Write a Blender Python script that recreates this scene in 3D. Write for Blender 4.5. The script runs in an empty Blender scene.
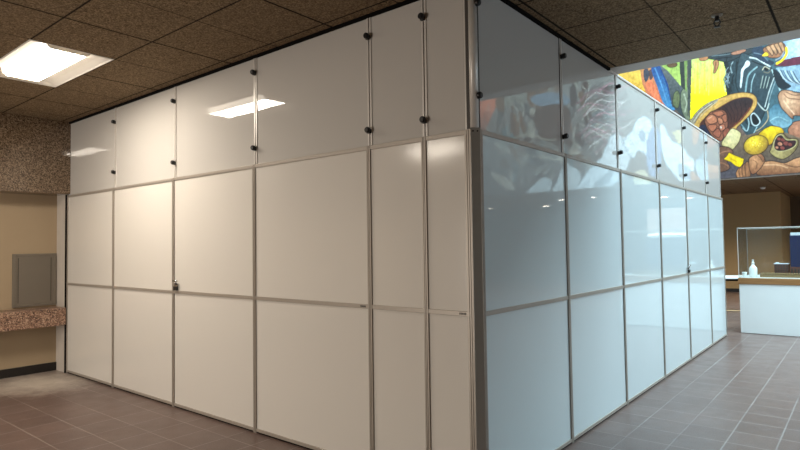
import bpy, bmesh, math, random
import numpy as np
from mathutils import Vector, Matrix
random.seed(4)
sc = bpy.context.scene
COL = sc.collection

# ------------------------------------------------------------------ camera
CAM = np.array([1.7105, -2.8032, 1.4598]); FPX = 571.5
yaw, pitch, roll = .6839, .0365, -.0145
cy_, sy_ = math.cos(yaw), math.sin(yaw); cp_, sp_ = math.cos(pitch), math.sin(pitch)
FW = np.array([-sy_*cp_, cy_*cp_, sp_]); R0 = np.array([cy_, sy_, 0.]); U0 = np.cross(R0, FW)
RT = R0*math.cos(roll)+U0*math.sin(roll); UP = np.cross(RT, FW)
cam = bpy.data.cameras.new('camera'); cam.sensor_width = 36; cam.lens = FPX*36/800; cam.clip_end = 200
co = bpy.data.objects.new('camera', cam); COL.objects.link(co)
M = Matrix.Identity(4)
for i in range(3):
    M[i][0] = RT[i]; M[i][1] = UP[i]; M[i][2] = -FW[i]; M[i][3] = CAM[i]
co.matrix_world = M
sc.camera = co

# ------------------------------------------------------------------ materials
def srgb(r, g, b):
    f = lambda c: c/12.92 if c <= .04045 else ((c+.055)/1.055)**2.4
    return (f(r/255), f(g/255), f(b/255), 1)
def mat(name, col, rough=.5, metal=0., noise=0., nscale=8., bump=0., spec=.5, ior=1.5, coat=0.):
    m = bpy.data.materials.new(name); m.use_nodes = True
    nt = m.node_tree; b = nt.nodes['Principled BSDF']
    b.inputs['Base Color'].default_value = col
    b.inputs['Roughness'].default_value = rough; b.inputs['Metallic'].default_value = metal
    b.inputs['IOR'].default_value = ior; b.inputs['Specular IOR Level'].default_value = spec
    if coat:
        b.inputs['Coat Weight'].default_value = coat; b.inputs['Coat Roughness'].default_value = .03
    if noise or bump:
        tc = nt.nodes.new('ShaderNodeTexCoord'); n = nt.nodes.new('ShaderNodeTexNoise')
        n.inputs['Scale'].default_value = nscale; n.inputs['Detail'].default_value = 4
        nt.links.new(tc.outputs['Object'], n.inputs['Vector'])
        if noise:
            mx = nt.nodes.new('ShaderNodeMix'); mx.data_type = 'RGBA'
            mx.inputs[6].default_value = tuple(c*(1-noise) for c in col[:3])+(1,)
            mx.inputs[7].default_value = tuple(min(1, c*(1+noise)) for c in col[:3])+(1,)
            nt.links.new(n.outputs['Fac'], mx.inputs[0]); nt.links.new(mx.outputs[2], b.inputs['Base Color'])
        if bump:
            bp = nt.nodes.new('ShaderNodeBump'); bp.inputs['Strength'].default_value = bump; bp.inputs['Distance'].default_value = .02
            nt.links.new(n.outputs['Fac'], bp.inputs['Height']); nt.links.new(bp.outputs['Normal'], b.inputs['Normal'])
    return m
def emit(name, col, s):
    m = bpy.data.materials.new(name); m.use_nodes = True
    b = m.node_tree.nodes['Principled BSDF']
    b.inputs['Base Color'].default_value = col
    b.inputs['Emission Color'].default_value = col; b.inputs['Emission Strength'].default_value = s
    return m
class NG:
    """tiny node-graph writer"""
    def __init__(s, m): s.nt = m.node_tree; s.b = s.nt.nodes['Principled BSDF']
    def n(s, t, **k):
        o = s.nt.nodes.new(t)
        for a, v in k.items(): setattr(o, a, v)
        return o
    def l(s, a, b): s.nt.links.new(a, b)
    def math(s, op, a, b=None, c=None):
        o = s.n('ShaderNodeMath', operation=op)
        for i, v in enumerate((a, b, c)):
            if v is None: continue
            if isinstance(v, (int, float)): o.inputs[i].default_value = v
            else: s.l(v, o.inputs[i])
        return o.outputs[0]
    def mix(s, f, a, b):
        o = s.n('ShaderNodeMix', data_type='RGBA')
        for i, v in ((0, f), (6, a), (7, b)):
            if isinstance(v, (int, float, tuple)): o.inputs[i].default_value = v
            else: s.l(v, o.inputs[i])
        return o.outputs[2]
    def noise(s, vec, sc_, det=3, rough=.5):
        o = s.n('ShaderNodeTexNoise'); o.inputs['Scale'].default_value = sc_; o.inputs['Detail'].default_value = det
        o.inputs['Roughness'].default_value = rough; s.l(vec, o.inputs['Vector']); return o.outputs['Fac']
    def ramp(s, f, lo, hi):
        o = s.n('ShaderNodeMapRange'); o.inputs[1].default_value = lo; o.inputs[2].default_value = hi
        s.l(f, o.inputs[0]); return o.outputs[0]
    def line(s, c, off, pitch_, w):
        # 1 on joints of the given pitch, 0 elsewhere
        t = s.math('FRACT', s.math('DIVIDE', s.math('SUBTRACT', c, off-pitch_*200.5), pitch_))
        d = s.math('MULTIPLY', s.math('ABSOLUTE', s.math('SUBTRACT', t, .5)), pitch_)
        o = s.n('ShaderNodeMapRange'); o.inputs[1].default_value = w*.5; o.inputs[2].default_value = w*1.1
        o.inputs[3].default_value = 1; o.inputs[4].default_value = 0
        s.l(d, o.inputs[0]); return o.outputs[0]
    def xyz(s):
        tc = s.n('ShaderNodeTexCoord'); sp = s.n('ShaderNodeSeparateXYZ'); s.l(tc.outputs['Object'], sp.inputs[0])
        return tc.outputs['Object'], sp.outputs

# floor: 12 inch quarry tiles
def floor_mat():
    m = mat('quarry_tile', srgb(118, 98, 88), .3); g = NG(m); v, s = g.xyz()
    lx = g.line(s[0], .258, .3048, .0062); ly = g.line(s[1], -.80, .3048, .006)
    w1 = g.n('ShaderNodeTexWhiteNoise', noise_dimensions='2D')
    cb = g.n('ShaderNodeCombineXYZ')
    g.l(g.math('FLOOR', g.math('DIVIDE', g.math('SUBTRACT', s[0], .258), .3048)), cb.inputs[0])
    g.l(g.math('FLOOR', g.math('DIVIDE', g.math('SUBTRACT', s[1], -.80), .3048)), cb.inputs[1])
    g.l(cb.outputs[0], w1.inputs['Vector'])
    c = g.mix(w1.outputs['Value'], srgb(97, 78, 72), srgb(105, 86, 80))
    n = g.noise(v, 3, 5, .6); c = g.mix(g.math('MULTIPLY', g.ramp(n, .35, .7), .45), c, srgb(86, 72, 68))
    n2 = g.noise(v, 90, 2, .7); c = g.mix(g.math('MULTIPLY', g.ramp(n2, .45, .75), .35), c, srgb(136, 122, 116))
    # joints: along Y strong, along X mostly worn away
    wear = g.ramp(g.noise(v, 1.3, 3), .35, .6)
    c = g.mix(g.math('MULTIPLY', lx, g.math('ADD', .12, g.math('MULTIPLY', wear, .5))), c, srgb(146, 139, 135))
    c = g.mix(g.math('MULTIPLY', ly, g.math('ADD', .15, g.math('MULTIPLY', wear, .3))), c, srgb(165, 154, 146))
    # dusty patch in the corner by the ledge
    dx = g.math('SUBTRACT', s[0], -5.5); dy = g.math('SUBTRACT', s[1], -.42)
    d = g.math('SQRT', g.math('ADD', g.math('MULTIPLY', dx, dx), g.math('MULTIPLY', g.math('MULTIPLY', dy, dy), 2.2)))
    dn = g.math('ADD', d, g.math('MULTIPLY', g.math('SUBTRACT', g.noise(v, 6, 5, .7), .5), .9))
    dust = g.math('MULTIPLY', g.math('SUBTRACT', 1., g.ramp(dn, .2, .85)), .85)
    c = g.mix(dust, c, srgb(206, 196, 184))
    g.l(c, g.b.inputs['Base Color'])
    g.l(g.math('ADD', .24, g.math('MULTIPLY', g.noise(v, 5, 4), .22)), g.b.inputs['Roughness'])
    bp = g.n('ShaderNodeBump'); bp.inputs['Strength'].default_value = .25; bp.inputs['Distance'].default_value = .004
    g.l(g.math('SUBTRACT', g.math('MULTIPLY', g.noise(v, 4, 3), .6), g.math('MAXIMUM', lx, ly)), bp.inputs['Height'])
    g.l(bp.outputs[0], g.b.inputs['Normal'])
    return m
def ceil_mat():
    m = mat('mineral_fibre_tile', srgb(120, 104, 84), .95, spec=.1); g = NG(m); v, s = g.xyz()
    lx = g.math('MAXIMUM', g.line(s[0], .043, 1.22, .011), g.math('MULTIPLY', g.line(s[0], .653, 1.22, .007), .75))
    ly = g.line(s[1], 1.15, .61, .008)
    a = g.noise(v, 80, 3, .75); c = g.mix(g.ramp(a, .36, .66), srgb(78, 64, 48), srgb(174, 151, 120))
    b = g.noise(v, 130, 2, .5); c = g.mix(g.math('MULTIPLY', g.ramp(b, .56, .66), .65), c, srgb(46, 38, 31))
    c = g.mix(g.math('MULTIPLY', g.ramp(g.noise(v, 1.1, 2), .35, .65), .25), c, srgb(120, 104, 84))
    ln = g.math('MAXIMUM', lx, ly)
    c = g.mix(g.math('MULTIPLY', ln, .95), c, srgb(16, 13, 11))
    g.l(c, g.b.inputs['Base Color'])
    bp = g.n('ShaderNodeBump'); bp.inputs['Strength'].default_value = .6; bp.inputs['Distance'].default_value = .008
    g.l(g.math('SUBTRACT', a, ln), bp.inputs['Height']); g.l(bp.outputs[0], g.b.inputs['Normal'])
    return m
def granite_mat(name, base, dark, light, rough, sc_):
    m = mat(name, base, rough); g = NG(m); v, s = g.xyz()
    vo = g.n('ShaderNodeTexVoronoi'); vo.inputs['Scale'].default_value = sc_; g.l(v, vo.inputs['Vector'])
    sp = g.n('ShaderNodeSeparateColor'); g.l(vo.outputs['Color'], sp.inputs[0])
    c = g.mix(g.ramp(sp.outputs[0], .2, .9), dark, base)
    c = g.mix(g.math('GREATER_THAN', sp.outputs[1], .72), c, light)
    c = g.mix(g.math('GREATER_THAN', sp.outputs[2], .82), c, tuple(q*.5 for q in dark[:3])+(1,))
    g.l(c, g.b.inputs['Base Color'])
    return m
def panel_mat(name, col, rough, wav, ior=1.5):
    m = mat(name, col, rough, ior=ior); g = NG(m); v, s = g.xyz()
    n = g.noise(v, 1.2, 2)
    bp = g.n('ShaderNodeBump'); bp.inputs['Strength'].default_value = 1; bp.inputs['Distance'].default_value = wav
    g.l(n, bp.inputs['Height']); g.l(bp.outputs[0], g.b.inputs['Normal'])
    return m
def wood_mat(name, a, b, sc_=6):
    m = mat(name, a, .45); g = NG(m); v, s = g.xyz()
    mp = g.n('ShaderNodeMapping'); mp.inputs['Scale'].default_value = (1, 12, 20); g.l(v, mp.inputs[0])
    g.l(g.mix(g.noise(mp.outputs[0], sc_, 4), a, b), g.b.inputs['Base Color']); return m
def glass_mat():
    m = bpy.data.materials.new('acrylic'); m.use_nodes = True; nt = m.node_tree; nt.nodes.clear()
    o = nt.nodes.new('ShaderNodeOutputMaterial'); mx = nt.nodes.new('ShaderNodeMixShader')
    t = nt.nodes.new('ShaderNodeBsdfTransparent'); t.inputs[0].default_value = (.95, .97, .97, 1)
    gl = nt.nodes.new('ShaderNodeBsdfGlossy'); gl.inputs['Roughness'].default_value = .03
    lw = nt.nodes.new('ShaderNodeLayerWeight'); lw.inputs[0].default_value = .5
    pw = nt.nodes.new('ShaderNodeMath'); pw.operation = 'POWER'; pw.inputs[1].default_value = 4; nt.links.new(lw.outputs['Facing'], pw.inputs[0])
    fr = nt.nodes.new('ShaderNodeMath'); fr.operation = 'MULTIPLY_ADD'; fr.inputs[1].default_value = .35; fr.inputs[2].default_value = .025; nt.links.new(pw.outputs[0], fr.inputs[0])
    nt.links.new(fr.outputs[0], mx.inputs[0]); nt.links.new(t.outputs[0], mx.inputs[1]); nt.links.new(gl.outputs[0], mx.inputs[2])
    nt.links.new(mx.outputs[0], o.inputs[0]); return m

MT = dict(
    floor=floor_mat(), ceil=ceil_mat(),
    gran=granite_mat('granite_polished', srgb(122, 103, 84), srgb(92, 76, 60), srgb(146, 126, 104), .035, 110),
    gran2=granite_mat('granite_rough', srgb(154, 122, 102), srgb(112, 84, 68), srgb(184, 154, 132), .35, 95),
    upper=panel_mat('upper_panel_gloss', srgb(190, 187, 182), .015, .003, 1.5),
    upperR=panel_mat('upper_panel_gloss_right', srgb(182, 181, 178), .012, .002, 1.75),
    lower=panel_mat('lower_panel_white', srgb(210, 206, 199), .13, .004),
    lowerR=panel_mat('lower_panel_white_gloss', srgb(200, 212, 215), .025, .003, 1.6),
    alu=mat('aluminium_anodised', srgb(160, 152, 142), .42, .3, noise=.06, nscale=30),
    alub=mat('aluminium_bright', srgb(206, 202, 196), .35, .15, noise=.05, nscale=30),
    plate=mat('corner_plate', srgb(172, 168, 160), .36, .6, noise=.05, nscale=20),
    slot=mat('slot_dark', srgb(60, 56, 52), .6),
    black=mat('black_plastic', srgb(16, 16, 18), .35),
    dark=mat('dark_channel', srgb(10, 9, 8), .9, spec=.1),
    beige=mat('beige_paint', srgb(166, 147, 120), .7, noise=.05, nscale=3),
    brown=mat('brown_paint', srgb(158, 130, 90), .75, noise=.06, nscale=1.5),
    dbrown=mat('dark_brown_paint', srgb(84, 68, 48), .8, noise=.06, nscale=1.5),
    plaster=mat('plaster_grey', srgb(186, 178, 168), .75, noise=.12, nscale=7),
    greymet=mat('grey_painted_metal', srgb(122, 114, 102), .45, .2, noise=.04),
    white=mat('white_paint', srgb(226, 228, 226), .5, noise=.03),
    soffit=mat('soffit_white', srgb(196, 192, 188), .7, noise=.04),
    wall=mat('atrium_white', srgb(208, 208, 206), .8, noise=.03),
    plinth=mat('plinth_white', srgb(226, 230, 230), .35, noise=.04, nscale=2.5),
    wood=wood_mat('oak_trim', srgb(168, 122, 74), srgb(120, 82, 46)),
    base=mat('black_vinyl', srgb(26, 22, 20), .5),
    chrome=mat('chrome', srgb(200, 200, 200), .15, 1.),
    tan=mat('tan_metal', srgb(176, 148, 112), .4, .3),
    glass=glass_mat(),
    plast=mat('white_plastic', srgb(228, 230, 228), .3),
    brick=mat('model_brick', srgb(104, 66, 56), .7, noise=.3, nscale=60),
    navy=mat('model_navy', srgb(24, 40, 80), .4, noise=.1, nscale=30),
    ground=mat('model_ground', srgb(128, 104, 70), .9, noise=.5, nscale=70),
    roofw=mat('model_roof', srgb(222, 230, 234), .5),
    lamp=emit('lamp_diffuser', (1., .89, .75, 1), 74.),
    lampside=emit('lamp_basket_side', (1., .9, .76, 1), 4.5),
    pan=mat('troffer_white', srgb(236, 232, 224), .45),
    spot=emit('downlight_glow', (1., .93, .82, 1), 14.),
    signw=emit('strip_glow', (.95, .98, 1., 1), 3.0),
    signp=emit('panel_glow', (.82, .74, .68, 1), .55),
)

# ------------------------------------------------------------------ mesh builders
class MB:
    def __init__(s): s.bm = bmesh.new()
    def box(s, x0, x1, y0, y1, z0, z1, mi=0):
        vs = [s.bm.verts.new(p) for p in ((x0,y0,z0),(x1,y0,z0),(x1,y1,z0),(x0,y1,z0),(x0,y0,z1),(x1,y0,z1),(x1,y1,z1),(x0,y1,z1))]
        for f in ((0,3,2,1),(4,5,6,7),(0,1,5,4),(1,2,6,5),(2,3,7,6),(3,0,4,7)):
            q = s.bm.faces.new([vs[i] for i in f]); q.material_index = mi
        return s
    def quad(s, *pts, mi=0):
        q = s.bm.faces.new([s.bm.verts.new(p) for p in pts]); q.material_index = mi; return s
    def prism(s, pts, z0, z1, mi=0):
        a = [s.bm.verts.new((x, y, z0)) for x, y in pts]; b = [s.bm.verts.new((x, y, z1)) for x, y in pts]
        n = len(pts); s.bm.faces.new(a[::-1]).material_index = mi; s.bm.faces.new(b).material_index = mi
        for i in range(n):
            s.bm.faces.new((a[i], a[(i+1) % n], b[(i+1) % n], b[i])).material_index = mi
        return s
    def lathe(s, prof, c=(0,0,0), axis='z', n=20, mi=0):
        """prof: list of (radius, height) along the axis"""
        rings = []
        for r, h in prof:
            ring = []
            for k in range(n):
                a = 2*math.pi*k/n; u, w = r*math.cos(a), r*math.sin(a)
                p = {'z': (u, w, h), '-y': (u, -h, w), 'x': (h, u, w)}[axis]
                ring.append(s.bm.verts.new((c[0]+p[0], c[1]+p[1], c[2]+p[2])))
            rings.append(ring)
        for a, b in zip(rings, rings[1:]):
            for k in range(n):
                f = s.bm.faces.new((a[k], a[(k+1) % n], b[(k+1) % n], b[k])); f.smooth = True; f.material_index = mi
        for e in (rings[0], rings[-1]): s.bm.faces.new(e).material_index = mi
        return s
    def tube(s, a, b, r, n=10, mi=0):
        a, b = Vector(a), Vector(b); d = (b-a).normalized()
        u = d.orthogonal().normalized(); w = d.cross(u); rr = []
        for p in (a, b):
            rr.append([s.bm.verts.new(p+u*r*math.cos(2*math.pi*k/n)+w*r*math.sin(2*math.pi*k/n)) for k in range(n)])
        for k in range(n):
            f = s.bm.faces.new((rr[0][k], rr[0][(k+1) % n], rr[1][(k+1) % n], rr[1][k])); f.smooth = True; f.material_index = mi
        for e in rr: s.bm.faces.new(e).material_index = mi
        return s
    def build(s, name, mats, parent=None, bevel=0.):
        bmesh.ops.recalc_face_normals(s.bm, faces=s.bm.faces)
        me = bpy.data.meshes.new(name); s.bm.to_mesh(me); s.bm.free()
        for m in (mats if isinstance(mats, (list, tuple)) else [mats]): me.materials.append(m)
        o = bpy.data.objects.new(name, me); COL.objects.link(o)
        if parent:
            o.parent = parent
        if bevel:
            b = o.modifiers.new('bevel', 'BEVEL'); b.width = bevel; b.segments = 2; b.limit_method = 'ANGLE'
        return o
def struct(o, **k):
    o['kind'] = 'structure'; return o
def tag(o, label, cat, group=None):
    o['label'] = label; o['category'] = cat
    if group: o['group'] = group
    return o
def thing(name, label, cat, loc=(0,0,0), rz=0., group=None):
    o = bpy.data.objects.new(name, None); COL.objects.link(o); o.location = loc; o.rotation_euler = (0, 0, rz)
    o.empty_display_size = .1
    return tag(o, label, cat, group)
def dup(root, loc, rz=None, label=None):
    r = root.copy(); COL.objects.link(r); r.location = loc
    if rz is not None: r.rotation_euler = (0, 0, rz)
    if label: r['label'] = label
    for ch in list(root.children):
        c = ch.copy(); COL.objects.link(c); c.parent = r
        for gch in list(ch.children):
            d = gch.copy(); COL.objects.link(d); d.parent = c
    return r

# ------------------------------------------------------------------ dimensions
ZL, ZM, ZT, ZC = 1.0614, 2.1157, 3.000, 3.019
LX = [5.763, 4.551, 3.321, 2.0865, .8414, .3816]
RY = [1.2634, 2.4984, 3.754, 4.927, 6.185, 7.246]
XW = -5.74                     # face of the granite band
YE, YS = 2.306, 2.53           # ceiling edge, soffit edge
YM, ZR = 11.0, 2.81            # mural wall, its lower edge
XR, YB, XLF = 13.0, -8.0, -6.06

# ------------------------------------------------------------------ setting
struct(MB().box(-9, XR, YB, 20, -.1, 0).build('floor', MT['floor']))
# ceiling, with openings for the recessed lights
troffers = [(-3.617+.61*0, -.99, 'x'), (-3.617, -4.65, 'x'), (1.263, -6.48, 'x')]
TRX, TRY = 1.22, .61
xs = [.043+.61*k for k in range(-16, 22)]; ys = [1.15+.61*k for k in range(-16, 3)]
ys = [y for y in ys if y < YE-.05]+[YE]
m = MB(); vmap = {}
def vert(bm, x, y):
    k = (round(x, 4), round(y, 4))
    if k not in vmap: vmap[k] = bm.verts.new((x, y, ZC))
    return vmap[k]
for x0, x1 in zip(xs, xs[1:]):
    for y0, y1 in zip(ys, ys[1:]):
        cx, cy = (x0+x1)/2, (y0+y1)/2
        if any(abs(cx-tx) < TRX/2 and abs(cy-ty) < TRY/2 for tx, ty, _ in troffers): continue
        m.bm.faces.new((vert(m.bm, x0, y0), vert(m.bm, x0, y1), vert(m.bm, x1, y1), vert(m.bm, x1, y0)))
struct(m.build('ceiling', MT['ceil']))
struct(MB().box(-9, XR, YB, YE, ZC+.30, ZC+.36).build('ceiling_slab', MT['dark']))
# pale plaster edge strip along the opening and the upstand above it
struct(MB().box(-9, XR, YE, YS, ZC-.004, ZC+.36).build('trim_1', MT['soffit']))
struct(MB().box(-9, XR, YS-.15, YS, ZC+.36, 8.6).build('wall_atrium_front', MT['wall']))
struct(MB().box(-9, -8.9, YS, YM, 0, 8.6).build('wall_atrium_left', MT['wall']))
struct(MB().box(XR, XR+.1, YB, 20, 0, 8.6).build('wall_right', MT['wall']))
struct(MB().box(-9, XR, YB-.1, YB, 0, ZC+.36).build('wall_behind', MT['brown']))
struct(MB().box(-9, XR, YM, YM+.2, ZR-.03, 8.6).build('wall_mural', MT['wall']))
struct(MB().box(-9, XR, YM+.2, 20, ZR, ZR+.1).build('ceiling_recess', MT['ceil']))
struct(MB().box(-9, -.09, 16, 19.9, 0, ZR).build('wall_back', MT['brown']))
struct(MB().box(-.09, XR, 18.6, 18.7, 0, ZR).build('wall_back_recess', MT['dbrown']))
struct(MB().box(-9, -.085, 15.985, 16, 0, .1).build('baseboard_back', MT['base']))
struct(MB().box(-9, XR, 19.9, 20, 0, ZR).build('wall_end', MT['dbrown']))

# left side: beige recess, granite band, plaster return, skirting
struct(MB().box(XLF-.1, XLF, YB, .05, 0, 2.30).build('wall_left', MT['beige']))
struct(MB().box(XLF-.1, XW, YB, .03, 2.14, ZC).build('trim_2', MT['gran'], bevel=.006))
struct(MB().box(XLF, XW-.048, -.004, .06, 0, 2.14).build('trim_3', MT['plaster']))
struct(MB().box(XLF, XLF+.02, YB, -.004, 0, .10).build('baseboard_left', MT['base']))
tag(MB().box(XLF+.001, XW, -3.6, -.01, .57, .78).build('granite_ledge', MT['gran2'], bevel=.012),
    'speckled pink-brown granite ledge running along the beige wall', 'ledge')
ap = thing('access_panel', 'flat grey metal access panel on the beige wall above the granite ledge', 'access panel', (XLF, -.245, .80))
m = MB(); w, h = .235, .63
m.box(0, .022, -w, -w+.035, 0, h); m.box(0, .022, w-.035, w, 0, h); m.box(0, .022, -w+.035, w-.035, 0, .03); m.box(0, .022, -w+.035, w-.035, h-.03, h)
m.build('frame', MT['greymet'], ap, bevel=.003)
MB().box(0, .014, -w+.035, w-.035, .03, h-.03).build('door', MT['greymet'], ap, bevel=.002)
for y in (-w+.061, w-.061): MB().box(.014, .017, y-.003, y+.003, .05, h-.05).build('edge_seam', MT['slot'], ap)

# ------------------------------------------------------------------ the modular partition
def upright_profile(c, w, d=.045, g=.004):
    """flat extrusion with two shallow grooves on its face, centred on c, local +y to the back"""
    a = w/2
    return [(c-a, 0), (c-a*.42, 0), (c-a*.42, g), (c-a*.2, g), (c-a*.2, 0), (c+a*.2, 0), (c+a*.2, g), (c+a*.42, g), (c+a*.42, 0), (c+a, 0), (c+a, d), (c-a, d)]
def slot_profile(c, w, y0, d=.04):
    a = w/2; s = a*.24
    return [(c-a, y0), (c-s, y0), (c-s, y0+.012), (c+s, y0+.012), (c+s, y0), (c+a, y0), (c+a, y0+d), (c-a, y0+d)]
UB = .022                      # upper tier sits a little further back
def clamp(parent, x, z, y=UB):
    o = MB()
    o.box(x-.012, x+.012, y-.020, y, z-.021, z+.010)
    o.lathe([(.018, -.004), (.020, .004), (.020, .018), (.015, .024)], (x+.002, y-.016, z), '-y', 16)
    return o.build('clamp', MT['black'], parent)
def lock(parent, x, z, flip=1):
    L = MB().box(x, x+.066, -.006, .012, z, z+.062).build('lock', MT['chrome'], parent, bevel=.004)
    MB().box(x+.010, x+.066, -.022, -.006, z, z+.036).build('keypad', MT['black'], L, bevel=.003)
    MB().tube((x+.002, -.018, z+.086), (x+.070, -.018, z+.086), .008).build('lever', MT['chrome'], L)
    MB().tube((x+.036, -.004, z+.052), (x+.036, -.018, z+.086), .011).build('spindle', MT['chrome'], L)
    return L
def upper_post(root, c, w=.038):
    m = MB().prism(slot_profile(c, w, UB), ZM+.014, ZT)
    m.box(c-w*.15, c+w*.15, UB+.0105, UB+.0125, ZM+.016, ZT-.001, 1); m.box(c-w*.5-.003, c-w*.5, UB+.003, UB+.02, ZM+.016, ZT-.001, 1)
    return m.build('upper_post', [MT['alub'], MT['slot']], root)
def run(root, nodes, lowm, upm):
    """nodes: positions of the uprights along the local x axis (0 = corner), panels in three tiers"""
    lo, hi = nodes[0], nodes[-1]
    edges = nodes
    UW = .034; RH = .028
    # uprights of the framed lower tiers
    for c in nodes[1:-1]:
        MB().prism(upright_profile(c, UW), .0, ZM+.014).build('post', MT['alu'], root)
    for c in nodes[1:-1]:
        upper_post(root, c)
    for a, b in zip(nodes, nodes[1:]):
        x0, x1 = a+UW/2, b-UW/2
        if a == lo: x0 = a
        if b == hi: x1 = b
        MB().box(x0, x1, .002, .042, .012, .036).build('bottom_rail', MT['alu'], root, bevel=.002)
        MB().box(x0, x1, .0015, .042, ZL-RH/2, ZL+RH/2).build('middle_rail', MT['alu'], root, bevel=.002)
        MB().box(x0, x1, .0015, .05, ZM-RH/2, ZM+RH/2).build('upper_rail', MT['alu'], root, bevel=.002)
        MB().box(x0, x1, .010, .016, .030, ZL-RH/2+.004).build('panel', lowm, root)
        MB().box(x0, x1, .010, .016, ZL+RH/2-.004, ZM-RH/2+.004).build('panel', lowm, root)
        u0, u1 = a+.010, b-.010
        MB().box(u0, u1, UB+.006, UB+.012, ZM+RH/2-.004, ZT).build('upper_panel', upm, root)
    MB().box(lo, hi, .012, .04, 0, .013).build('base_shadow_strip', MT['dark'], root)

left = thing('partition_wall', 'left run of tall white panelled partition in aluminium frame, under the lit ceiling light', 'partition', (0, 0, 0), 0)
# local x along world x, from the far end to the corner
nl = [-LX[0]]+[-v for v in LX[1:]]+[-.065]
run(left, nl, MT['lower'], MT['upper'])
right = thing('partition_wall', 'right run of tall white panelled partition, reflecting the mural', 'partition', (0, 0, 0), math.pi/2)
# local x -> world +y, local y -> world -x
nr = [.050]+RY
run(right, nr, MT['lowerR'], MT['upperR'])

# end uprights
MB().prism(upright_profile(-LX[0]+.008, .016), 0, ZM+.014).build('end_post', MT['alu'], left)
MB().box(-LX[0]-.024, -LX[0]-.001, -.012, .05, 0, 2.135).build('gasket', MT['dark'], left)
MB().prism(upright_profile(RY[-1]-.010, .022), 0, ZM+.014).build('end_post', MT['alu'], right)
MB().prism(upright_profile(-.060, .044), 0, ZM+.014).build('end_post', MT['alu'], left)
upper_post(left, -.074, .030)
MB().prism(upright_profile(.055, .030), 0, ZM+.014).build('end_post', MT['alu'], right)
upper_post(right, .052, .024)
upper_post(right, RY[-1]-.012, .02)
# corner post: chamfered plate facing the corner, round tube above
cpost = MB().prism([(-.042, -.001), (.001, .042), (-.03, .06), (-.06, .03)], 0, ZM+.022).build('corner_post', MT['plate'], left)
m = MB()
for t in (.28, .72):
    p = Vector((-.042+.043*t, -.001+.043*t, ZM+.002)); n = Vector((.7071, -.7071, 0))
    m.tube(p-n*.002, p+n*.0025, .0055, 12)
m.build('screw', MT['slot'], cpost)
MB().lathe([(.026, ZM+.022), (.026, ZT)], (-.030, .030, 0), 'z', 24).build('corner_tube', MT['alub'], left)
m = MB(); m.box(-.070, -.052, .012, .05, ZM+.02, ZT); m.box(-.050, -.012, .048, .066, ZM+.02, ZT)
m.build('corner_gasket', MT['slot'], left)
# top channel against the ceiling, free top edge in the open atrium
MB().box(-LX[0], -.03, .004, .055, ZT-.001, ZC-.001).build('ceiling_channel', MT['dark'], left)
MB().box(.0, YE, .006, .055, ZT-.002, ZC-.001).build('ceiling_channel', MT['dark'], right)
MB().box(YE, RY[-1], UB-.004, UB+.02, ZT-.004, ZT+.016).build('top_rail', MT['alub'], right, bevel=.002)
# clamps (heights read off the posts)
for c, z0, z1 in ((-LX[1], 2.845, 2.30), (-LX[2], 2.86, 2.275), (-LX[3], 2.88, 2.265), (-LX[4], 2.87, 2.235), (-LX[5], 2.88, 2.235)):
    clamp(left, c, z0); clamp(left, c, z1)
for c, z0, z1 in ((.035, 2.87, 2.325), (RY[0], 2.865, 2.26), (RY[1], 2.895, 2.285), (RY[2], 2.90, 2.29), (RY[3], 2.88, 2.29), (RY[4], 2.86, 2.29)):
    clamp(right, c, z0); clamp(right, c, z1)
lock(left, -LX[2]+.034, ZL+.018)
lock(right, RY[3]-.078, ZL+.02)
for c in (-LX[4]-.085, -.14):
    m = MB()
    for k in range(5): m.box(c+k*.010, c+k*.010+.007, .0005, .003, ZL-.006, ZL+.006)
    m.build('maker_mark', MT['slot'], left)

# ------------------------------------------------------------------ ceiling fittings
def troffer(x, y, label):
    t = thing('ceiling_light', label, 'ceiling light', (x, y, ZC), 0, None)
    a, b = TRX/2, TRY/2
    m = MB(); f = .012
    m.box(-a, a, -b, -b+f, -.003, .004); m.box(-a, a, b-f, b, -.003, .004); m.box(-a, -a+f, -b+f, b-f, -.003, .004); m.box(a-f, a, -b+f, b-f, -.003, .004)
    m.build('frame', MT['pan'], t)
    m = MB()                               # curved reflector wings
    prof = [(-b+f, .002), (-b+.06, .03), (-b+.12, .055), (-.12, .075), (.12, .075), (b-.12, .055), (b-.06, .03), (b-f, .002)]
    for (y0, z0), (y1, z1) in zip(prof, prof[1:]):
        m.quad((-a+f, y0, z0), (a-f, y0, z0), (a-f, y1, z1), (-a+f, y1, z1))
    for sx in (-1, 1):
        q = [m.bm.verts.new((sx*(a-f), yy, zz)) for yy, zz in prof]; m.bm.faces.new(q)
    m.build('reflector', MT['pan'], t)
    pts = [(-.165, .070), (-.155, .02), (-.128, .001), (.128, .001), (.155, .02), (.165, .070)]
    m = MB()
    for i, ((y0, z0), (y1, z1)) in enumerate(zip(pts, pts[1:])):
        m.quad((-a+.10, y0, z0), (a-.10, y0, z0), (a-.10, y1, z1), (-a+.10, y1, z1), mi=0 if i == 2 else 1)
    d = m.build('diffuser', [MT['lamp'], MT['lampside']], t)
    for sx in (-1, 1):
        m = MB()
        e0, e1 = sorted((sx*(a-.10), sx*(a-.10)+sx*.012))
        va = [m.bm.verts.new((e0, yy, zz-.004)) for yy, zz in pts]; vb = [m.bm.verts.new((e1, yy, zz-.004)) for yy, zz in pts]
        m.bm.faces.new(va); m.bm.faces.new(vb[::-1])
        for k in range(len(pts)-1): m.bm.faces.new((va[k], va[k+1], vb[k+1], vb[k]))
        m.bm.faces.new((va[-1], va[0], vb[0], vb[-1]))
        m.build('end_cap', MT['pan'], t)
    return t
troffer(*troffers[0][:2], 'lit white recessed ceiling light above the left partition')
troffer(*troffers[1][:2], 'added fill light built as a recessed ceiling light, unseen behind the viewer on the left')  # out of view, added to light the left partition
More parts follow.
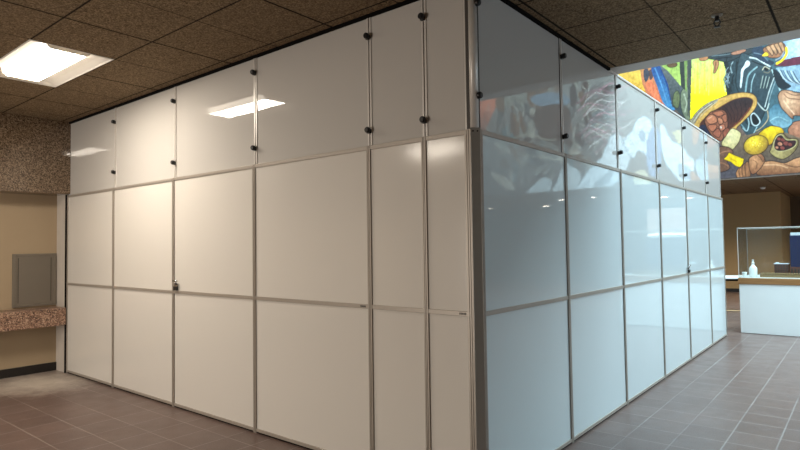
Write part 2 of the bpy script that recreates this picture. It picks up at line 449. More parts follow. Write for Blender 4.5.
troffer(*troffers[2][:2], 'added fill light built as a recessed ceiling light, unseen far behind the viewer')  # likewise unseen, added only to supply room light

sp = thing('fire_sprinkler', 'small dark fire sprinkler hanging from the brown tiled ceiling', 'sprinkler', (.965, 1.60, ZC))
MB().lathe([(.036, 0), (.034, -.008), (.014, -.012)], n=20).build('escutcheon', MT['greymet'], sp)
MB().lathe([(.014, -.008), (.014, -.03), (.018, -.034), (.018, -.042), (.008, -.044)], n=14).build('body', MT['black'], sp)
m = MB()
for s in (-1, 1):
    m.tube((s*.016, 0, -.04), (s*.020, 0, -.058), .004); m.tube((s*.020, 0, -.058), (s*.004, 0, -.08), .004)
m.build('yoke', MT['black'], sp)
MB().lathe([(.003, -.08), (.022, -.082), (.022, -.085), (.003, -.086)], n=16).build('deflector', MT['black'], sp)

dl0 = None
for x, y in ((9.16, 15.95), (7.2, 16.6), (5.47, 14.02), (4.51, 14.04), (2.89, 15.4), (2.44, 16.4)):
    if dl0 is None:
        dl0 = thing('downlight', 'small round lit downlight in the low ceiling beneath the mural', 'downlight', (x, y, ZR), 0, 'downlights beneath the mural')
        MB().lathe([(.13, 0), (.13, -.006), (.10, -.008)], n=20).build('trim_ring', MT['pan'], dl0)
        MB().lathe([(.10, -.009), (.10, -.012)], n=20).build('lens', MT['spot'], dl0)
    else: dup(dl0, (x, y, ZR))

for x, y in ((9.16, 15.95), (7.2, 16.6), (5.47, 14.02), (4.51, 14.04), (2.89, 15.4), (2.44, 16.4), (-1.2, 13.4), (.9, 13.2)):  # lamps of the downlights; last pair added without fixture to brighten the recess
    l = bpy.data.lights.new('recess_spot', 'SPOT'); l.energy = 190; l.spot_size = 2.4; l.spot_blend = .6; l.color = (1., .87, .68); l.shadow_soft_size = .04
    lo = bpy.data.objects.new('recess_spot', l); COL.objects.link(lo); lo.location = (x, y, ZR-.03)
sd = thing('smoke_detector', 'small round smoke detector under the low ceiling above the display case', 'smoke detector', (-.264, 14.1, ZR))
MB().lathe([(.075, 0), (.075, -.012), (.06, -.016)], n=20).build('mount', MT['greymet'], sd)
MB().lathe([(.058, -.014), (.052, -.045), (.03, -.055)], n=20).build('head', MT['plast'], sd)
# lit board on the far wall, seen in the partition's gloss
nb = thing('light_board', 'pale backlit board with a bright strip along its foot on the far wall', 'board', (3.64, 18.585, 1.72))
m = MB(); m.box(-.69, .69, -.05, 0, .08, .92); m.build('board', MT['signp'], nb)
MB().box(-.69, .69, -.09, -.02, -.05, .05).build('light_strip', MT['signw'], nb)

# ------------------------------------------------------------------ display case
PX0, PX1, PY0, PY1 = .114, 1.75, 7.69, 8.62
dc = thing('display_case', 'white plinth display case with oak rim and clear acrylic cover', 'display case', ((PX0+PX1)/2, (PY0+PY1)/2, 0))
ox, oy = (PX0+PX1)/2, (PY0+PY1)/2; hx, hy = (PX1-PX0)/2, (PY1-PY0)/2
MB().box(-hx, hx, -hy, hy, .004, .775).build('plinth', MT['plinth'], dc, bevel=.006)
MB().box(-hx-.012, hx+.012, -hy-.012, hy+.012, .775, .872).build('rim', MT['wood'], dc, bevel=.006)
MB().box(-hx+.015, hx-.015, -hy+.015, hy-.015, .872, .880).build('deck', MT['plast'], dc)
# acrylic cover: five sheets and bright polished edges
g = MB(); T = .008; z0, z1 = .872, 1.66
g.box(-hx, hx, -hy, -hy+T, z0, z1); g.box(-hx, hx, hy-T, hy, z0, z1)
g.box(-hx, -hx+T, -hy+T, hy-T, z0, z1); g.box(hx-T, hx, -hy+T, hy-T, z0, z1); g.box(-hx, hx, -hy, hy, z1, z1+T)
cov = g.build('cover', MT['glass'], dc)
e = MB(); r = .004
for sx in (-1, 1):
    for sy in (-1, 1): e.box(sx*hx-r, sx*hx+r, sy*hy-r, sy*hy+r, z0, z1+T)
for s in (-1, 1):
    e.box(-hx, hx, s*hy-r, s*hy+r, z1, z1+T+.002); e.box(s*hx-r, s*hx+r, -hy, hy, z1, z1+T+.002)
edge = mat('acrylic_edge', srgb(206, 206, 200), .25)
e.build('cover_edge', edge, cov)

DZ = .880
b = thing('bottle', 'white narrow-necked bottle inside the clear display case', 'bottle', (.285, 7.90, DZ))
MB().lathe([(.05, 0), (.056, .008), (.058, .10), (.056, .14), (.040, .168), (.024, .185), (.018, .205)], n=24).build('body', MT['plast'], b)
MB().lathe([(.021, .203), (.021, .232), (.013, .236), (.012, .262), (.016, .264), (.016, .275), (.006, .278)], n=16).build('cap', MT['plast'], b)
c = MB().lathe([(.026, 0), (.036, .075), (.036, .08), (.030, .08), (.022, .006)], (0, 0, 0), n=20).build('cup', MT['plast'])
c.location = (.175, 7.82, DZ); tag(c, 'small white cup at the left corner inside the display case', 'cup')
md = thing('architectural_model', 'model of navy tower and brick building on a studded brown base in display case', 'scale model', (.98, 8.02, DZ))
m = MB(); m.box(-.60, .60, -.17, .30, 0, .042)
for k in range(36):
    for j in range(4):
        x, y = -.585+k*.0335, -.155+j*.035
        m.lathe([(.013, .042), (.010, .062), (.003, .07)], (x, y, 0), n=6)
m.build('base', MT['ground'], md)
m = MB(); m.box(-.42, -.235, -.02, .18, .03, .205)
for k in range(5):
    for j in range(4):
        m.box(-.408+k*.036, -.386+k*.036, -.023, -.02, .05+j*.038, .074+j*.038, 1)
br = m.build('brick_building', [MT['brick'], MT['slot']], md)
m = MB(); m.box(-.425, -.23, -.025, .185, .205, .213); m.box(-.40, -.36, .0, .05, .213, .232); m.build('roof', MT['roofw'], br)
m = MB(); m.box(-.215, .42, 0.0, .28, .03, .16)
for k in range(14): m.box(-.20+k*.043, -.178+k*.043, -.003, 0, .06, .135, 1)
m.build('podium', [MT['brick'], MT['slot']], md)
m = MB(); m.box(-.205, .36, .02, .26, .16, .655)
for k in range(1, 13): m.box(-.206, .361, .018, .02, .16+k*.038, .163+k*.038, 1)
tw = m.build('tower', [MT['navy'], MT['slot']], md)
m = MB(); m.box(-.195, .35, .03, .25, .655, .70); m.build('roof', MT['roofw'], tw)

# folding table behind the case
ft = thing('folding_table', 'white folding table standing behind the display case', 'table', (-.62, 10.6, 0), math.radians(24))
MB().box(-.75, .75, -.36, .36, .70, .735).build('tabletop', MT['plast'], ft, bevel=.008)
for s in (-1, 1):
    m = MB(); x = s*.55
    for y in (-.28, .28): m.tube((x, y, .70), (x, y*1.05, .0), .013)
    m.tube((x, -.29, .06), (x, .29, .06), .012); m.tube((x, -.28, .35), (x, .28, .35), .010)
    m.tube((x, 0, .35), (x-s*.30, 0, .70), .009)
    m.build('leg', MT['tan'], ft)
MB().tube((-.55, -.28, .06), (.55, -.28, .06), .012).build('stretcher', MT['tan'], ft)
MB().box(-.60, .60, -.30, .30, .655, .70).build('under_frame', MT['dark'], ft)

# ------------------------------------------------------------------ mural (painted in its own plane)
def H(a, b=0.):
    s = np.sin(a*127.1+b*311.7)*43758.5453; return s-np.floor(s)
def vnoise(x, y):
    xi, yi = np.floor(x), np.floor(y); fx, fy = x-xi, y-yi
    fx = fx*fx*(3-2*fx); fy = fy*fy*(3-2*fy)
    return (H(xi, yi)*(1-fx)+H(xi+1, yi)*fx)*(1-fy)+(H(xi, yi+1)*(1-fx)+H(xi+1, yi+1)*fx)*fy
xsM = np.concatenate([np.arange(-4.5, -2.7, .06), np.arange(-2.7, 1.1, .0105), np.arange(1.1, XR-.05, .026)])
zsM = np.concatenate([np.arange(ZR-.03, 5.75, .0115), np.arange(5.75, 7.4, .05)])
XX, ZZ = np.meshgrid(xsM, zsM)
def to_uv(X, Z):
    q = np.stack([X-CAM[0], np.full_like(X, YM)-CAM[1], Z-CAM[2]], -1); d = q@FW
    return 400+FPX*(q@RT)/d, 225-FPX*(q@UP)/d
# sketch coordinates of the mural: left half directly, right half by its mirror image
MIR = XX > .84
U, V = to_uv(np.where(MIR, -XX, XX), ZZ)
PC = np.zeros(XX.shape+(3,))
def lin(c): return np.array(srgb(*c)[:3])
class Paint:
    def __init__(s, region): s.reg = region
    def put(s, msk, col, soft=None):
        msk = msk & s.reg
        if callable(col): PC[msk] = col(U[msk], V[msk])
        else:
            PC[msk] = lin(col)
    def inside(s, pts):
        r = np.zeros(U.shape, bool); n = len(pts)
        for i in range(n):
            (x0, y0), (x1, y1) = pts[i], pts[(i+1) % n]
            if y0 == y1: continue
            c = ((V < y0) != (V < y1)) & (U < (x1-x0)*(V-y0)/(y1-y0)+x0); r ^= c
        return r
    def smooth(s, pts, k=6):
        out = []; n = len(pts)
        for i in range(n):
            p0, p1, p2, p3 = (np.array(pts[(i+j-1) % n], float) for j in range(4))
            for t in np.arange(k)/k:
                out.append(tuple(.5*(2*p1+(p2-p0)*t+(2*p0-5*p1+4*p2-p3)*t*t+(3*p1-p0-3*p2+p3)*t**3)))
        return out
    def poly(s, pts, col, sm=True, line=None, w=.8):
        q = s.smooth(pts) if sm else pts
        s.put(s.inside(q), col)
        if line is not None: s.stroke(q+[q[0]], line, w)
    def ell(s, cx, cy, rx, ry, a, col, line=None, w=.8):
        t = np.linspace(0, 2*np.pi, 28, endpoint=False); a = math.radians(a)
        x, y = rx*np.cos(t), ry*np.sin(t)
        s.poly(list(zip(cx+x*math.cos(a)-y*math.sin(a), cy+x*math.sin(a)+y*math.cos(a))), col, False, line, w)
    def stroke(s, pts, col, w=1., sm=False):
        if sm:
            P = []
            ext = [pts[0]]+list(pts)+[pts[-1]]
            for i in range(1, len(ext)-2):
                p0, p1, p2, p3 = (np.array(ext[i-1+j], float) for j in range(4))
                for t in np.arange(6)/6: P.append(tuple(.5*(2*p1+(p2-p0)*t+(2*p0-5*p1+4*p2-p3)*t*t+(3*p1-p0-3*p2+p3)*t**3)))
            pts = P+[pts[-1]]
        xs_ = [p[0] for p in pts]; ys_ = [p[1] for p in pts]
        box = (U > min(xs_)-w-1) & (U < max(xs_)+w+1) & (V > min(ys_)-w-1) & (V < max(ys_)+w+1) & s.reg
        idx = np.nonzero(box)
        if not len(idx[0]): return
        u, v = U[idx], V[idx]; d = np.full(u.shape, 1e9)
        for (x0, y0), (x1, y1) in zip(pts, pts[1:]):
            L = (x1-x0)**2+(y1-y0)**2+1e-9; t = np.clip(((u-x0)*(x1-x0)+(v-y0)*(y1-y0))/L, 0, 1)
            d = np.minimum(d, np.hypot(u-x0-t*(x1-x0), v-y0-t*(y1-y0)))
        k = np.clip((w/2+.35-d)/.7, 0, 1)[:, None]
        PC[idx] = PC[idx]*(1-k)+lin(col)*k
def grad(c0, c1, axis, a, b):
    A, B = lin(c0), lin(c1)
    def f(u, v):
        t = np.clip(((u if axis == 'u' else v)-a)/(b-a), 0, 1)[:, None]; return A*(1-t)+B*t
    return f
def shade(c0, c1, cx, cy, r, ax=0., ay=0.):
    A, B = lin(c0), lin(c1)
    def f(u, v):
        t = np.clip(np.hypot(u-cx, v-cy)/r, 0, 1)[:, None]; return A*(1-t)+B*t
    return f
SKIN, SKL, SKD, LN = (176, 122, 84), (214, 160, 116), (112, 70, 48), (40, 26, 22)
P = Paint(~MIR)
P.put(np.ones(U.shape, bool), (112, 92, 84))
# left: sunlit field, reddish figure, blue cloth, grey slabs
P.poly([(560, 40), (646, 40), (652, 66), (660, 100), (640, 110), (560, 110)], grad((250, 214, 110), (238, 176, 66), 'v', 60, 95), False)
P.poly([(641, 60), (651, 60), (655, 72), (661, 84), (668, 106), (655, 104), (645, 90), (641, 76)], grad((206, 146, 96), (214, 122, 92), 'v', 66, 96))
P.poly([(644, 70), (648, 69), (649, 77), (646, 82), (644, 78)], (82, 82, 92)); P.poly([(649, 71), (652, 70), (653, 77), (650, 80)], (96, 78, 78))
P.poly([(646, 86), (650, 80), (655, 86), (661, 101), (655, 100)], (240, 136, 96))
P.poly([(650, 55), (662, 55), (668, 75), (672, 90), (675, 110), (664, 104), (657, 86), (652, 72)], grad((58, 92, 146), (78, 138, 182), 'v', 70, 104))
P.stroke([(655, 68), (662, 86), (667, 103)], (104, 156, 196), 1.0, True); P.stroke([(660, 66), (667, 84), (671, 100)], (34, 66, 128), 1.4, True)
P.poly([(662, 50), (682, 50), (682, 92), (672, 82), (661, 66)], grad((150, 176, 92), (186, 204, 112), 'v', 60, 85), False)
P.poly([(659, 64), (668, 71), (680, 85), (692, 95), (692, 126), (680, 114), (672, 106), (668, 84)], grad((110, 112, 112), (66, 74, 78), 'v', 66, 110), False)
P.poly([(667, 65), (672, 62.5), (677, 63.5), (676, 66.5), (670, 67.5)], (110, 84, 62), True, LN, .6)
P.poly([(674, 94), (678, 91), (680, 98), (678, 108), (673, 104)], (112, 118, 84), True, (60, 66, 50), .6)
P.poly([(681, 93), (686, 87), (690, 92), (690, 122), (684, 116), (681, 106)], (126, 132, 108), True, (58, 64, 58), .7)
P.stroke([(684, 94), (687, 103), (685, 112)], (180, 184, 160), 1.); P.stroke([(688, 98), (688, 116)], (82, 88, 74), 1.)
P.poly([(679, 50), (684, 50), (685, 90), (681, 86)], (64, 68, 62), False); P.poly([(684, 50), (687.5, 50), (687, 92), (685, 90)], (134, 156, 92), False)
P.poly([(687.5, 50), (692.5, 50), (691, 126), (688, 108)], (78, 82, 78), False)
# horse's head, dark with pale folds and highlights
P.poly([(712, 50), (760, 36), (800, 30), (830, 60), (830, 150), (765, 142), (744, 132), (730, 100), (722, 78)], grad((42, 52, 56), (74, 106, 116), 'u', 722, 790))
P.poly([(692, 52), (700, 52), (726, 46), (727, 96), (700, 112), (690, 122)], grad((204, 220, 130), (250, 230, 10), 'v', 60, 96), False)
for k in range(14):
    x = 693.5+k*2.3; P.stroke([(x, 56+5*H(np.array(k*1.7))), (x-.8, 82+14*H(np.array(k*3.1)))], ((198, 214, 120), (238, 232, 110), (220, 222, 70))[k % 3], .7)
P.poly([(723, 60), (727, 58), (729, 70), (727, 78), (731, 90), (728, 97), (725, 82), (726, 72)], (34, 40, 44))
P.poly([(700, 57), (712, 54), (730, 51), (748, 45), (753, 52), (740, 57), (727, 62), (720, 61), (708, 58.5)], (52, 60, 64), True, (16, 18, 22), .7)
P.stroke([(712, 56), (728, 54.5), (740, 51)], (112, 126, 130), .8); P.stroke([(716, 58.6), (732, 57)], (24, 28, 34), .9)
P.poly([(699, 58), (703, 56), (708, 56.5), (707, 60), (701, 61)], SKIN, True, LN, .5)
P.poly([(713, 62), (717, 60), (719, 64), (716, 72), (713.5, 73), (714, 67)], SKIN, True, LN, .6); P.stroke([(716, 62), (715, 71)], LN, .5)
P.poly([(731, 53), (736, 51), (744, 49), (746, 51), (740, 54), (733, 55)], (170, 120, 96), True, (20, 18, 20), .6)
rng = random.Random(3)
for a in range(22):     # mane
    x, y = rng.uniform(726, 743), rng.uniform(58, 84)
    P.stroke([(x, y), (x-2+rng.uniform(-1, 1), y+5), (x-1, y+11)], rng.choice([(18, 24, 28), (96, 116, 122), (16, 20, 24), (150, 166, 170)]), rng.uniform(.5, 1.), True)
P.poly([(741, 54), (749, 55), (761, 61), (770, 66), (774, 78), (769, 92), (766, 108), (760, 122), (752, 126), (746, 122), (748, 112), (752, 104), (748, 96), (740, 94), (736, 84), (737, 70)], grad((60, 76, 82), (44, 60, 68), 'v', 60, 120), True, (16, 22, 26), .8)
P.poly([(746.6, 60.5), (750, 62), (749.5, 66), (744.5, 70), (743, 78), (741.4, 88), (739.8, 86), (740.5, 76), (741, 70), (743.5, 66)], (214, 222, 224), True, (30, 38, 42), .5)
P.stroke([(757, 67), (750, 73), (747, 80), (745.5, 94)], (136, 166, 170), 1.5, True); P.stroke([(755, 74), (752, 82), (751, 92)], (160, 186, 190), .8, True)
P.stroke([(750, 57.5), (757, 59), (764, 63), (770, 66.5)], (220, 228, 228), 1.3, True); P.stroke([(752, 61), (759, 64), (766, 66)], (16, 20, 24), 1.1, True)
P.ell(766, 69, 2.6, 1.8, 30, (20, 22, 24)); P.stroke([(762.5, 70), (765, 66.8), (769.5, 69)], (206, 196, 170), .8, True); P.stroke([(764, 72), (768, 73), (770.5, 71)], (130, 120, 100), .7, True)
for k in range(6): P.stroke([(763+k*1.6, 76+k*.3), (760.5+k*1.5, 88)], ((176, 186, 176), (24, 34, 40))[k % 2], .6)
P.stroke([(772, 70), (776, 80), (780, 90)], (176, 200, 200), 1.2, True); P.stroke([(774, 78), (769, 92), (765, 107)], (196, 206, 204), .9, True); P.stroke([(776, 80), (771, 94), (767.5, 108)], (150, 168, 170), .6, True)
P.stroke([(756.5, 101), (761, 107), (766, 110.5), (769, 104)], (206, 214, 206), .9, True); P.stroke([(767.5, 111), (768, 119), (762, 127), (756, 131)], (190, 166, 130), .9, True)
P.poly([(751, 116), (754.5, 113.5), (760, 121), (757, 125.5), (752.5, 124)], (18, 24, 28), True, (206, 220, 222), 1.)
P.stroke([(748, 118), (749, 124), (747, 131), (743, 128)], (176, 200, 204), .9, True); P.stroke([(757, 127), (754, 133)], (160, 186, 190), .9); P.stroke([(741, 124), (745, 129)], (140, 170, 176), .8)
P.poly([(771, 108), (778, 104), (786, 112), (792, 122), (784, 128), (772, 124), (769, 116)], grad((70, 112, 130), (124, 160, 172), 'v', 104, 126), True); P.stroke([(770, 121), (778, 117), (788, 121)], (156, 190, 196), .8, True)
# right: sky, maroon band, pale blue cloth
P.poly([(784, 30), (860, 20), (860, 60), (800, 58), (782, 60)], grad((150, 176, 198), (190, 202, 212), 'u', 784, 805), False)
P.poly([(774, 66), (782, 60), (800, 56.5), (860, 50), (860, 60), (800, 64.5), (786, 66.5)], (100, 40, 60), False)
P.poly([(776, 68), (788, 66.5), (800, 64.8), (860, 60), (860, 120), (800, 92), (787, 90), (781, 80)], (140, 164, 180), False)
for k in range(9): P.stroke([(777+k*2., 70+.2*k), (783+k*2.3, 79+k*.6), (797+k*3, 83+k*.9)], ((60, 82, 98), (200, 212, 218), (30, 42, 54))[k % 3], .9, True)
P.poly([(773, 70), (779, 72), (784, 80), (791, 86), (786, 89), (779, 88), (775, 80)], (28, 40, 48), True)
P.poly([(752, 50), (760, 46), (766, 50), (765, 58), (774, 62), (770, 65), (756, 58)], (44, 56, 72), True); P.stroke([(754, 53), (762, 55), (768, 61)], (110, 128, 140), .7, True)
# fist and yellow cuff
P.poly([(763, 50), (767, 46), (774, 43), (782, 42), (786, 48), (783, 55), (776, 58), (768, 57)], (150, 102, 72), True, LN, .7)
for k in range(4): P.poly([(766+k*4.2, 47.5-k*1.3), (769.5+k*4.2, 46-k*1.2), (773+k*4., 52-k*.6), (772.5+k*3.8, 55.5-k*.6), (769.5+k*4., 52.5-k)], (198-6*k, 150-5*k, 112-4*k), True, LN, .7)
P.poly([(762, 55.5), (766, 52), (768.5, 54), (768, 56), (764, 56.5)], (238, 200, 50), True, (70, 50, 20), .5)
P.stroke([(777, 63.5), (782.5, 60), (786.5, 54), (786.5, 48)], (240, 200, 30), 2.4, True); P.stroke([(776, 60), (781, 57), (784, 52)], (150, 156, 160), 1.2, True)
# shoulder and arm at the right edge
P.poly([(778, 97), (780, 92), (784, 90), (792, 91), (800, 93), (860, 100), (860, 130), (800, 116), (793, 119), (787, 114), (781, 107)], shade((222, 178, 142), (146, 96, 70), 789, 101, 18), True, LN, .8)
P.stroke([(784, 94), (788, 98), (795, 99), (804, 100)], (110, 68, 50), .8, True); P.stroke([(786, 92), (793, 95), (800, 95)], (60, 36, 28), .7, True); P.stroke([(784, 101), (789, 108), (794, 114)], (236, 198, 164), .8, True)
P.poly([(788, 130), (792, 124.5), (800, 120.5), (860, 110), (860, 160), (800, 140), (791, 137)], shade((196, 136, 106), (120, 72, 56), 797, 128, 18), True, LN, .7)
# brown ground of the lower right
P.poly([(728, 150), (741, 136), (752, 134), (766, 128), (784, 132), (800, 138), (860, 150), (860, 192), (700, 192), (700, 150)], grad((124, 104, 84), (84, 70, 66), 'v', 135, 176), False)
P.poly([(715, 165), (735, 162), (742, 176), (720, 182), (712, 182)], (92, 84, 90), True)
# sombrero
P.poly([(690, 121), (692, 119), (698, 111), (707.7, 103.4), (718, 99), (730, 94.5), (743.7, 92.5), (753, 94.3), (757, 99.5), (756, 107), (750, 115), (738, 126.5), (733, 130), (700, 137)], (202, 158, 86), True, (70, 48, 28), .7)
P.poly([(690, 121), (692, 119), (698, 111), (707.7, 103.4), (718, 99), (717, 101.5), (706, 108.5), (698, 117), (694, 126)], (160, 148, 128))
for k in range(4): P.stroke([(692.5+k*1.2, 121+k), (699+k*1.1, 112+k*.8), (708+k*.8, 105+k*.7), (717, 100.3+k*.4)], ((96, 88, 72), (204, 192, 164))[k % 2], .55, True)
P.stroke([(695, 125), (703, 116), (717, 105), (731, 98), (744, 95)], (214, 168, 92), 1.8, True)
P.poly([(699.7, 126), (709, 114.6), (722, 106), (734, 99.6), (745, 97.3), (751, 98.6), (753, 102.3), (748.6, 111.3), (738, 123), (729, 129.5), (712, 137)], grad((50, 36, 38), (86, 48, 38), 'v', 98, 126), True, (110, 62, 36), .7)
for k in range(5): P.stroke([(724+k*5.2, 106-k*1.7), (730+k*4, 114-k*.4), (732+k*2, 122)], (36, 24, 26), .7, True)
P.stroke([(734, 126), (743, 117.5), (750, 108)], (128, 66, 40), 1.1, True)
# head, hair, collar
P.poly([(698, 130), (702, 125), (708, 127), (714, 138), (722, 148), (712, 150), (702, 140)], (44, 46, 66), True)
P.poly([(704.5, 120), (708, 115), (712, 111.5), (722, 109.7), (727, 114), (728, 122), (727, 130), (721, 141), (713, 137), (707, 128)], (142, 88, 66), True, (28, 18, 18), .8)
for q, c in (([(706, 119), (711, 114.5), (716, 117), (717, 122), (710, 124)], (190, 122, 90)), ([(713, 112.5), (721, 111), (724, 114), (719, 116.5), (715, 115)], (176, 108, 80)), ([(722, 117), (726, 114.5), (727, 121), (724, 122)], (170, 104, 78)), ([(718, 118), (722, 119), (723, 123), (719, 124)], (196, 128, 96)),
             ([(708, 126), (713, 124.5), (717, 126), (714, 131), (711, 131)], (178, 108, 80)), ([(719, 126), (724, 124.5), (725, 129), (721, 131)], (184, 114, 88)), ([(713, 133), (718, 128.5), (721, 133), (719, 137.5), (715, 136)], (166, 98, 76)), ([(723, 132), (727, 128), (730, 131), (725, 138)], (150, 86, 66))):
    P.poly(q, c, True, (34, 20, 18), .6)
P.stroke([(708, 119), (712, 116.5)], (220, 166, 134), .7); P.ell(721, 127.5, .9, 1.2, 0, (214, 196, 180))
P.poly([(721.5, 144), (726, 136), (731.6, 128.7), (737, 130), (741, 133.7), (740, 139), (738, 143.5), (732, 150), (727, 148.5)], shade((232, 216, 164), (186, 166, 112), 732, 136, 16), True, (70, 52, 36), .7)
# hands with yellow cloth
P.poly([(715, 150), (722, 146.5), (730, 148), (733, 153), (727, 160), (730, 168), (722, 172), (712, 172)], (120, 84, 66), True, LN, .7)
P.stroke([(716, 156), (723, 152), (730, 151)], (170, 120, 92), 1., True); P.stroke([(714, 164), (722, 163), (728, 166)], (166, 116, 88), 1.2, True)
P.poly([(723.7, 159), (727, 156), (729, 152.5), (734, 155), (744, 159), (743, 163.5), (740.5, 168), (735, 165.5), (731, 162), (728, 161)], (246, 208, 16), False, (90, 66, 20), .6)
P.stroke([(730, 158), (737, 162)], (206, 160, 20), .7)
for k in range(4): P.poly([(736+k*3., 173-k*2.6), (740+k*2.6, 167-k*1.8), (743+k*2.4, 170-k), (743+k*2.4, 177), (738+k*2.8, 178)], (184-8*k, 128-6*k, 88-4*k), True, LN, .6)
P.poly([(760, 163), (766, 161.5), (773, 161), (784, 163), (792, 160), (800, 157), (860, 140), (860, 176), (800, 173.5), (773, 175.5), (757, 174.5)], grad((206, 150, 108), (128, 82, 56), 'v', 160, 175), True, LN, .8)
P.stroke([(784, 164), (794, 167), (804, 166)], (96, 60, 42), .8, True); P.stroke([(764, 165), (778, 165), (788, 168)], (226, 176, 134), 1., True)
P.poly([(749, 160), (751, 157), (757, 154), (762, 155.5), (765, 159.5), (764, 163), (760, 169), (753, 174.5), (749.5, 169)], shade((214, 156, 112), (140, 88, 60), 755, 161, 13), True, LN, .7)
P.poly([(757, 154.5), (761, 154), (764.5, 158), (763, 161.5), (760.5, 158)], (166, 112, 80), True, LN, .6); P.stroke([(753, 160), (757, 163), (756, 169)], (110, 68, 48), .6, True)
# gourds and opened fruit
P.poly([(758, 136), (763, 130), (768, 127), (773, 126), (781.5, 128), (783.7, 133), (777, 134.8), (774, 141), (770, 145), (764, 143)], shade((252, 218, 30), (176, 128, 30), 771, 129, 17), True, (70, 50, 20), .7)
P.ell(756, 145, 12.6, 9.6, -18, shade((250, 214, 60), (150, 112, 44), 754, 141, 15), (70, 50, 20), .8)
for k in range(26): P.ell(756+rng.gauss(0, 4.5), 144+rng.gauss(0, 3.2), .5, .5, 0, rng.choice([(214, 160, 40), (255, 236, 130), (190, 140, 40)]))
P.poly([(770, 152.5), (771, 149), (773, 142), (777, 135), (783, 133.3), (788, 138), (797, 138.8), (798.5, 144.5), (793, 153), (784, 159), (776, 157.5)], shade((184, 164, 110), (124, 106, 66), 778, 152, 18), True, (56, 42, 26), .8)
P.poly([(773.8, 146), (774.5, 141), (777.5, 136), (782, 135), (786.5, 139.7), (796, 140.2), (795, 146), (787, 150.3), (778.6, 151.3), (775, 149.4)], (56, 28, 30), True, (206, 190, 140), .6)
for q in ((779, 139, 2.2), (783, 140, 2.4), (780, 144, 2.6), (786, 143.5, 3.), (782.5, 148, 2.6), (790, 144.5, 2.4), (777, 147.5, 1.8)): P.ell(q[0], q[1], q[2], q[2]*.75, 20, rng.choice([(170, 104, 84), (140, 72, 64), (196, 132, 104)]), (50, 24, 24), .5)
P.stroke([(560, 194), (722, 179.8), (800, 173.6), (860, 166)], (86, 76, 70), 2.4)
# ---- right half of the mural (x > 0.7): loosely painted crowd, known only from its reflection
Q = Paint(MIR)
Q.put(np.ones(U.shape, bool), grad((132, 134, 130), (84, 80, 78), 'v', 80, 190))
rng = random.Random(11)
Q.poly([(340, 60), (520, 60), (500, 100), (488, 128), (480, 210), (340, 230)], grad((222, 130, 96), (84, 70, 62), 'v', 100, 140), False)
for k in range(150):
    x, y = rng.uniform(500, 620), rng.uniform(75, 185)
    c = rng.choice([(84, 92, 92), (100, 78, 64), (132, 132, 122), (44, 46, 50), (110, 86, 66), (96, 116, 118), (166, 160, 146), (52, 40, 36)])
    Q.ell(x, y, rng.uniform(1.5, 5), rng.uniform(4, 13), rng.uniform(-60, 40), c)
for k in range(120):
    x, y = rng.uniform(482, 640), rng.uniform(75, 185); s = rng.uniform(-5, 5)
    Q.stroke([(x, y), (x+s, y+6), (x+s*.3, y+13)], rng.choice([(58, 56, 58), (150, 150, 142), (80, 72, 66), (176, 172, 160)]), rng.uniform(.5, 1.1), True)
for k in range(34):         # striped shawl
    y = 84+k*1.75; c = rng.choice([(190, 140, 152), (200, 194, 190), (140, 92, 106), (110, 112, 118), (84, 74, 78)]); o_ = rng.uniform(-3, 3)
    x0 = 578+rng.uniform(0, 24); Q.stroke([(x0, y+9+o_), (x0+13, y-1), (x0+26, y+3-o_), (x0+38, y-2+o_)], c, rng.uniform(.7, 1.5), True)
Q.poly([(534, 96), (550, 92), (566, 93), (574, 100), (566, 105), (546, 106), (536, 103)], (110, 130, 144), True)
Q.poly([(538, 110), (560, 104), (572, 110), (570, 134), (552, 142), (540, 132)], (58, 42, 36), True, (36, 28, 28), .8)
Q.stroke([(514, 138), (530, 134), (552, 140), (566, 136)], (150, 148, 132), 1.4, True); Q.stroke([(516, 152), (530, 156), (548, 158), (562, 152)], (150, 148, 132), 1.4, True)
Q.stroke([(540, 152), (548, 158), (562, 160), (580, 152)], (170, 168, 152), 1.4, True)
Q.poly([(530, 194), (536, 184), (546, 178), (554, 182), (550, 192), (540, 202)], (186, 196, 198), True)
Q.poly([(552, 200), (558, 182), (566, 164), (572, 166), (580, 176), (574, 196), (562, 206)], (196, 206, 208), True)
Q.poly([(572, 200), (580, 182), (590, 170), (602, 160), (608, 148), (614, 136), (622, 134), (628, 146), (632, 160), (624, 176), (612, 188), (600, 196), (588, 206)], (214, 226, 232), True, (130, 146, 154), 1.)
Q.poly([(596, 186), (606, 174), (616, 168), (612, 180), (602, 190)], (150, 162, 170), True)
Q.poly([(626, 140), (634, 130), (640, 120), (648, 116), (654, 124), (656, 140), (652, 156), (642, 150), (636, 158), (630, 152)], (226, 238, 244), True, (140, 164, 178), 1.)
Q.poly([(642, 134), (646, 130), (649, 136), (646, 142)], (130, 158, 180), True); Q.poly([(634, 176), (646, 170), (652, 184), (638, 188)], (206, 198, 160), True)
Q.poly([(664, 124), (668, 128), (674, 140), (684, 146), (692, 156), (698, 162), (694, 178), (684, 182), (674, 170), (668, 160), (664, 146)], (222, 236, 242), True, (140, 166, 180), 1.)
Q.poly([(676, 132), (682, 130), (686, 138), (682, 144), (678, 140)], (214, 200, 140), True); Q.poly([(680, 164), (690, 166), (696, 178), (684, 178)], (150, 176, 196), True)
Q.poly([(652, 130), (662, 132), (664, 160), (658, 176), (650, 166)], (120, 150, 190), True)
for k in range(60):
    x, y = rng.uniform(692, 724), rng.uniform(60, 182)
    Q.ell(x, y, rng.uniform(1.5, 5), rng.uniform(4, 14), rng.uniform(-60, 40), rng.choice([(150, 176, 190), (96, 78, 66), (176, 126, 90), (70, 84, 92), (206, 200, 170), (120, 150, 160)]), (48, 44, 46), .6)
Q.poly([(700, 160), (714, 164), (718, 178), (704, 180)], (170, 190, 206), True)
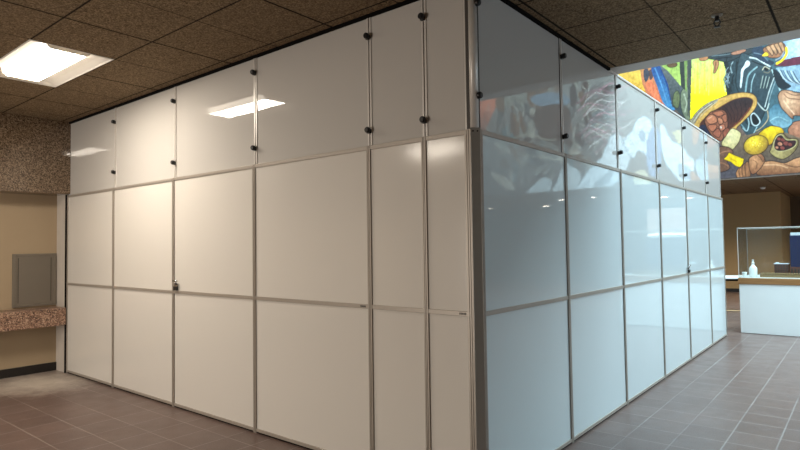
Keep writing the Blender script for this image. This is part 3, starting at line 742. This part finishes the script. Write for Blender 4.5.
Q.stroke([(340, 210), (480, 198), (722, 179.5)], (84, 76, 70), 2.2)
# brush grain
gr = .93+.14*vnoise(XX*60, ZZ*14)
gr *= .96+.08*vnoise(XX*9, ZZ*9)
PC *= gr[..., None]
fb = vnoise(XX*28+3*ZZ, ZZ*22)+.5*vnoise(XX*70, ZZ*38)+.4*vnoise(XX*140+ZZ*30, ZZ*60)
PC *= (1+.42*(fb-.95))[..., None]
PC = np.clip(PC, 0, 1)**1.08*np.where(MIR, .92, .76)[..., None]
nz, nx = XX.shape
me = bpy.data.meshes.new('mural')
yoff = YM-.006
verts = np.stack([XX, np.full_like(XX, yoff), ZZ], -1).reshape(-1, 3)
idx = np.arange(nz*nx).reshape(nz, nx)
faces = np.stack([idx[:-1, :-1], idx[:-1, 1:], idx[1:, 1:], idx[1:, :-1]], -1).reshape(-1, 4)
me.vertices.add(len(verts)); me.vertices.foreach_set('co', verts.ravel().astype(np.float32))
me.loops.add(faces.size); me.loops.foreach_set('vertex_index', faces.ravel().astype(np.int32))
me.polygons.add(len(faces)); me.polygons.foreach_set('loop_start', np.arange(0, faces.size, 4, dtype=np.int32))
me.polygons.foreach_set('loop_total', np.full(len(faces), 4, dtype=np.int32))
me.update(); me.validate()
at = me.color_attributes.new('paint', 'FLOAT_COLOR', 'POINT')
at.data.foreach_set('color', np.concatenate([PC.reshape(-1, 3), np.ones((nz*nx, 1))], 1).ravel().astype(np.float32))
mm = mat('mural_paint', (1, 1, 1, 1), .6, spec=.25); gg = NG(mm)
vc = gg.n('ShaderNodeVertexColor', layer_name='paint'); gg.l(vc.outputs['Color'], gg.b.inputs['Base Color'])
me.materials.append(mm)
mo = bpy.data.objects.new('mural', me); COL.objects.link(mo)
tag(mo, 'large colourful painted mural of labouring figures, sombrero and yellow gourds high on the atrium wall', 'mural')

# ------------------------------------------------------------------ light
def area(name, loc, size, energy, col, rot=(0, 0, 0)):
    l = bpy.data.lights.new(name, 'AREA'); l.shape = 'RECTANGLE'; l.size, l.size_y = size; l.energy = energy; l.color = col
    o = bpy.data.objects.new(name, l); COL.objects.link(o); o.location = loc; o.rotation_euler = rot; return o
area('skylight', (4.5, 6.6, 8.4), (13, 6.5), 2900, (.66, .90, 1.))
area('side_fill', (12.85, 5.5, 1.5), (2.0, 9.), 240, (.84, .93, 1.), (0, math.radians(90), 0))  # unseen cool fill lamp, added to brighten the right-hand panels
area('hall_fill', (-3.5, -7.8, 1.1), (2.2, 1.8), 205, (1., .93, .84), (math.radians(90), 0, 0))  # unseen warm fill behind the camera, added to light the left panels
w = bpy.data.worlds.new('world'); sc.world = w; w.use_nodes = True
w.node_tree.nodes['Background'].inputs[0].default_value = (.80, .90, 1., 1); w.node_tree.nodes['Background'].inputs[1].default_value = .9
sc.view_settings.view_transform = 'Standard'; sc.view_settings.look = 'None'; sc.view_settings.exposure = 0
